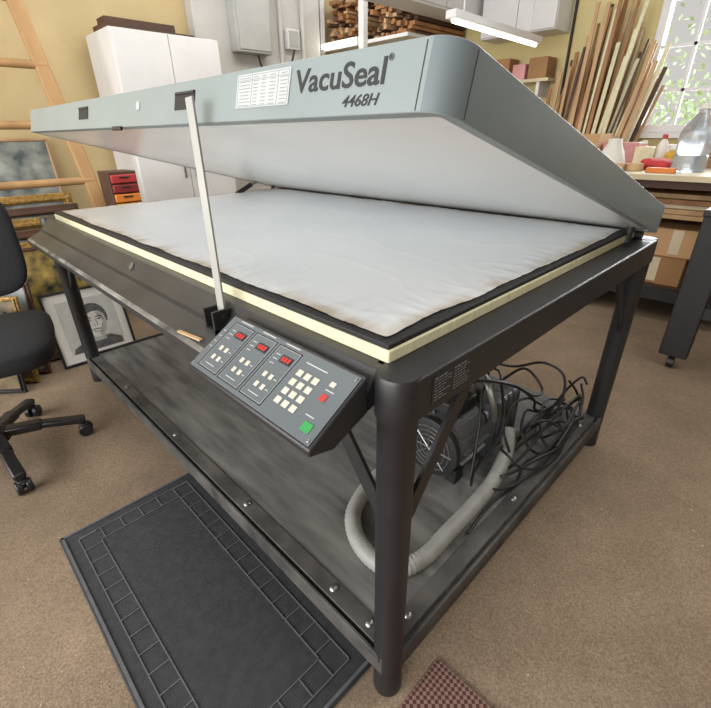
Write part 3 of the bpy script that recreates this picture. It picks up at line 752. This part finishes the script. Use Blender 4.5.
# mouldings
kinds = (('pale','pale bare wood moulding'),('midw','mid brown wood moulding'),('darkw','dark brown wood moulding'),('cream','cream painted wood moulding'))
n_ = 72
for i in range(n_):
    lay_ = i % 4
    x = -1.64+.70*(i+.5)/n_
    top = (1.58+.5*math.exp(-((x+1.28)/.22)**2))*random.uniform(.86,1.08)
    m, nm = kinds[random.choice((0,0,0,1,1,2,3))]
    dx = (x+1.3)*.22 + random.uniform(-.04,.04) + .03
    p0 = (x, 3.99+.075*lay_, .924); p1 = (x+dx, 4.16+.055*lay_, top)
    tag(MB().bar(p0, p1, random.uniform(.014,.032), .012, up=(0,-1,0)).build('moulding_stick', M[m]), nm+' standing in the bundle left of the window', 'moulding', nm+'s in the bundle')

# bench clutter
tag(MB().lathe([(.10,0),(.102,.01),(.07,.11),(.045,.16),(.045,.19),(.04,.19)],(-.80,3.35,.92)).build('white_funnel', M['paper']), 'white cone-shaped plastic funnel on the workbench', 'funnel')
rc = MB().cushion((0,0,.0),(.22,.16,.07),.7,.8, bend=lambda p: p*(1+.25*noise.noise(p*18)))
bmesh.ops.translate(rc.bm, verts=rc.bm.verts, vec=(-.48,3.3,.955)); tag(rc.build('red_cloth', M['redcloth']), 'crumpled red cloth lying on the workbench', 'cloth')
wp = MB().cushion((0,0,.0),(.30,.20,.08),.8,.9, bend=lambda p: p*(1+.35*noise.noise(p*14+Vector((3,1,2)))))
bmesh.ops.translate(wp.bm, verts=wp.bm.verts, vec=(-.98,3.2,.955)); tag(wp.build('paper_wrap', M['paper']), 'crumpled white wrapping paper at the left end of the visible workbench', 'wrapping paper')
jg = thing('water_jug', (-.30,3.24,.92), 'clear plastic water jug at the right edge of the workbench', 'jug')
MB().lathe([(.085,0),(.095,.01),(.095,.09),(.088,.10),(.095,.11),(.095,.22),(.085,.26),(.035,.33),(.03,.36)],(-.30,3.24,.92)).build('bottle', M['plastic'], jg)
MB().lathe([(.033,0),(.033,.03)],(-.30,3.24,1.275)).build('cap', M['paper'], jg)
tag(MB().lathe([(.05,0),(.055,.004),(.055,.045),(.03,.046),(.028,.002)],(-.58,3.12,.92)).build('tape_roll', M['pale']), 'roll of brown tape lying on the workbench', 'tape')
for x,y,r,h,m,mc,lab in ((-.68,3.62,.04,.17,'pink','paper','pink bottle with white cap behind the funnel on the workbench'),(-.57,3.68,.035,.21,'paper','redkey','white bottle with red cap on the workbench beside the pink bottle'),(-.48,3.60,.045,.13,'yellow','paper','short yellow jar on the workbench behind the red cloth'),(-.40,3.52,.03,.18,'blue','paper','slim blue bottle on the workbench left of the water jug')):
    bt = thing('small_bottle', (x,y,.92), lab, 'bottle', 'bottles on the workbench')
    MB().lathe([(r*.95,0),(r,.006),(r,h*.68),(r*.5,h*.84),(r*.42,h*.86),(r*.42,h*.9)],(x,y,.92)).build('body', M[m], bt)
    MB().lathe([(r*.5,h*.88),(r*.5,h),(r*.45,h+.004)],(x,y,.92)).build('cap', M[mc], bt)
for k,(x,y,w,d,h,m,nm,lab,ct) in enumerate(((-.68,3.06,.12,.08,.05,'pale','wood_block','small pale wood block at the front of the workbench near the funnel','wood block'),(-.84,3.72,.25,.2,.16,'pink','small_carton','small pink carton on the workbench behind the funnel','box'),(-.45,3.9,.3,.2,.14,'paper','white_box','white box on the workbench behind the small bottles','box'),(-.60,3.36,.10,.10,.14,'cream','cream_tub','cream tub on the workbench between funnel and red cloth','tub'),(-.40,3.03,.16,.05,.03,'orange','glue_tube','orange tube lying at the front edge of the workbench','tube'),(-1.08,3.7,.2,.3,.22,'card2','parcel','tan parcel on the workbench in front of the moulding bundle','parcel'),(-.20,3.7,.25,.16,.17,'card','small_crate','brown crate on the workbench behind the water jug','crate'))):
    tag(MB().span((x-w/2,y-d/2,.92),(x+w/2,y+d/2,.92+h)).build(nm, M[m], bevel=.004), lab, ct)

# black stand at right edge
bs = thing('steel_stand', (.35,2.35,0), 'black steel stand on casters at the right edge of the photo', 'stand')
MB().span((.0,2.24,.07),(.13,2.30,.80)).build('leg', M['black'], bs, bevel=.006)
MB().span((.62,2.24,.07),(.75,2.30,.80)).build('leg', M['black'], bs, bevel=.006)
MB().span((.0,2.2,.80),(.8,2.7,.83)).build('stand_top', M['black'], bs, bevel=.004)
MB().span((.0,2.25,.3),(.75,2.29,.36)).build('crossbar', M['black'], bs, bevel=.004)
for x in (.065,.685):
    MB().cyl((x-.015,2.27,.03),(x+.015,2.27,.03),.03).cyl((x,2.27,.04),(x,2.27,.075),.01).build('caster', M['cplas'], bs)

# ------------------------------------------------------------------ light
def area(name, loc, rot, sx, sy, e, col):
    l = bpy.data.lights.new(name,'AREA'); l.shape='RECTANGLE'; l.size=sx; l.size_y=sy; l.energy=e; l.color=col
    o = bpy.data.objects.new(name,l); C.objects.link(o); o.location=loc; o.rotation_euler=rot; return o
area('ceiling_lamp',(-1.6,.0,2.72),(0,0,0),2.4,.5,22,(1,.94,.85))
area('ceiling_lamp',(.9,1.8,2.72),(0,0,0),.5,2.0,24,(1,.95,.88))
area('ceiling_lamp',(-2.8,2.2,2.72),(0,0,0),.5,2.4,28,(1,.95,.87))
area('front_fill',(-.9,-3.4,1.6),(R(87),0,0),5.0,1.8,270,(1,.985,.97))  # unseen broad light added on the camera side to brighten bed and lid
area('daylight',(-.1,9,2.4),(R(-90),0,0),8,6,2300,(.93,.97,1))
w = bpy.data.worlds.new('world'); SC.world = w; w.use_nodes = True
w.node_tree.nodes['Background'].inputs[0].default_value = (1,.965,.93,1); w.node_tree.nodes['Background'].inputs[1].default_value = .62
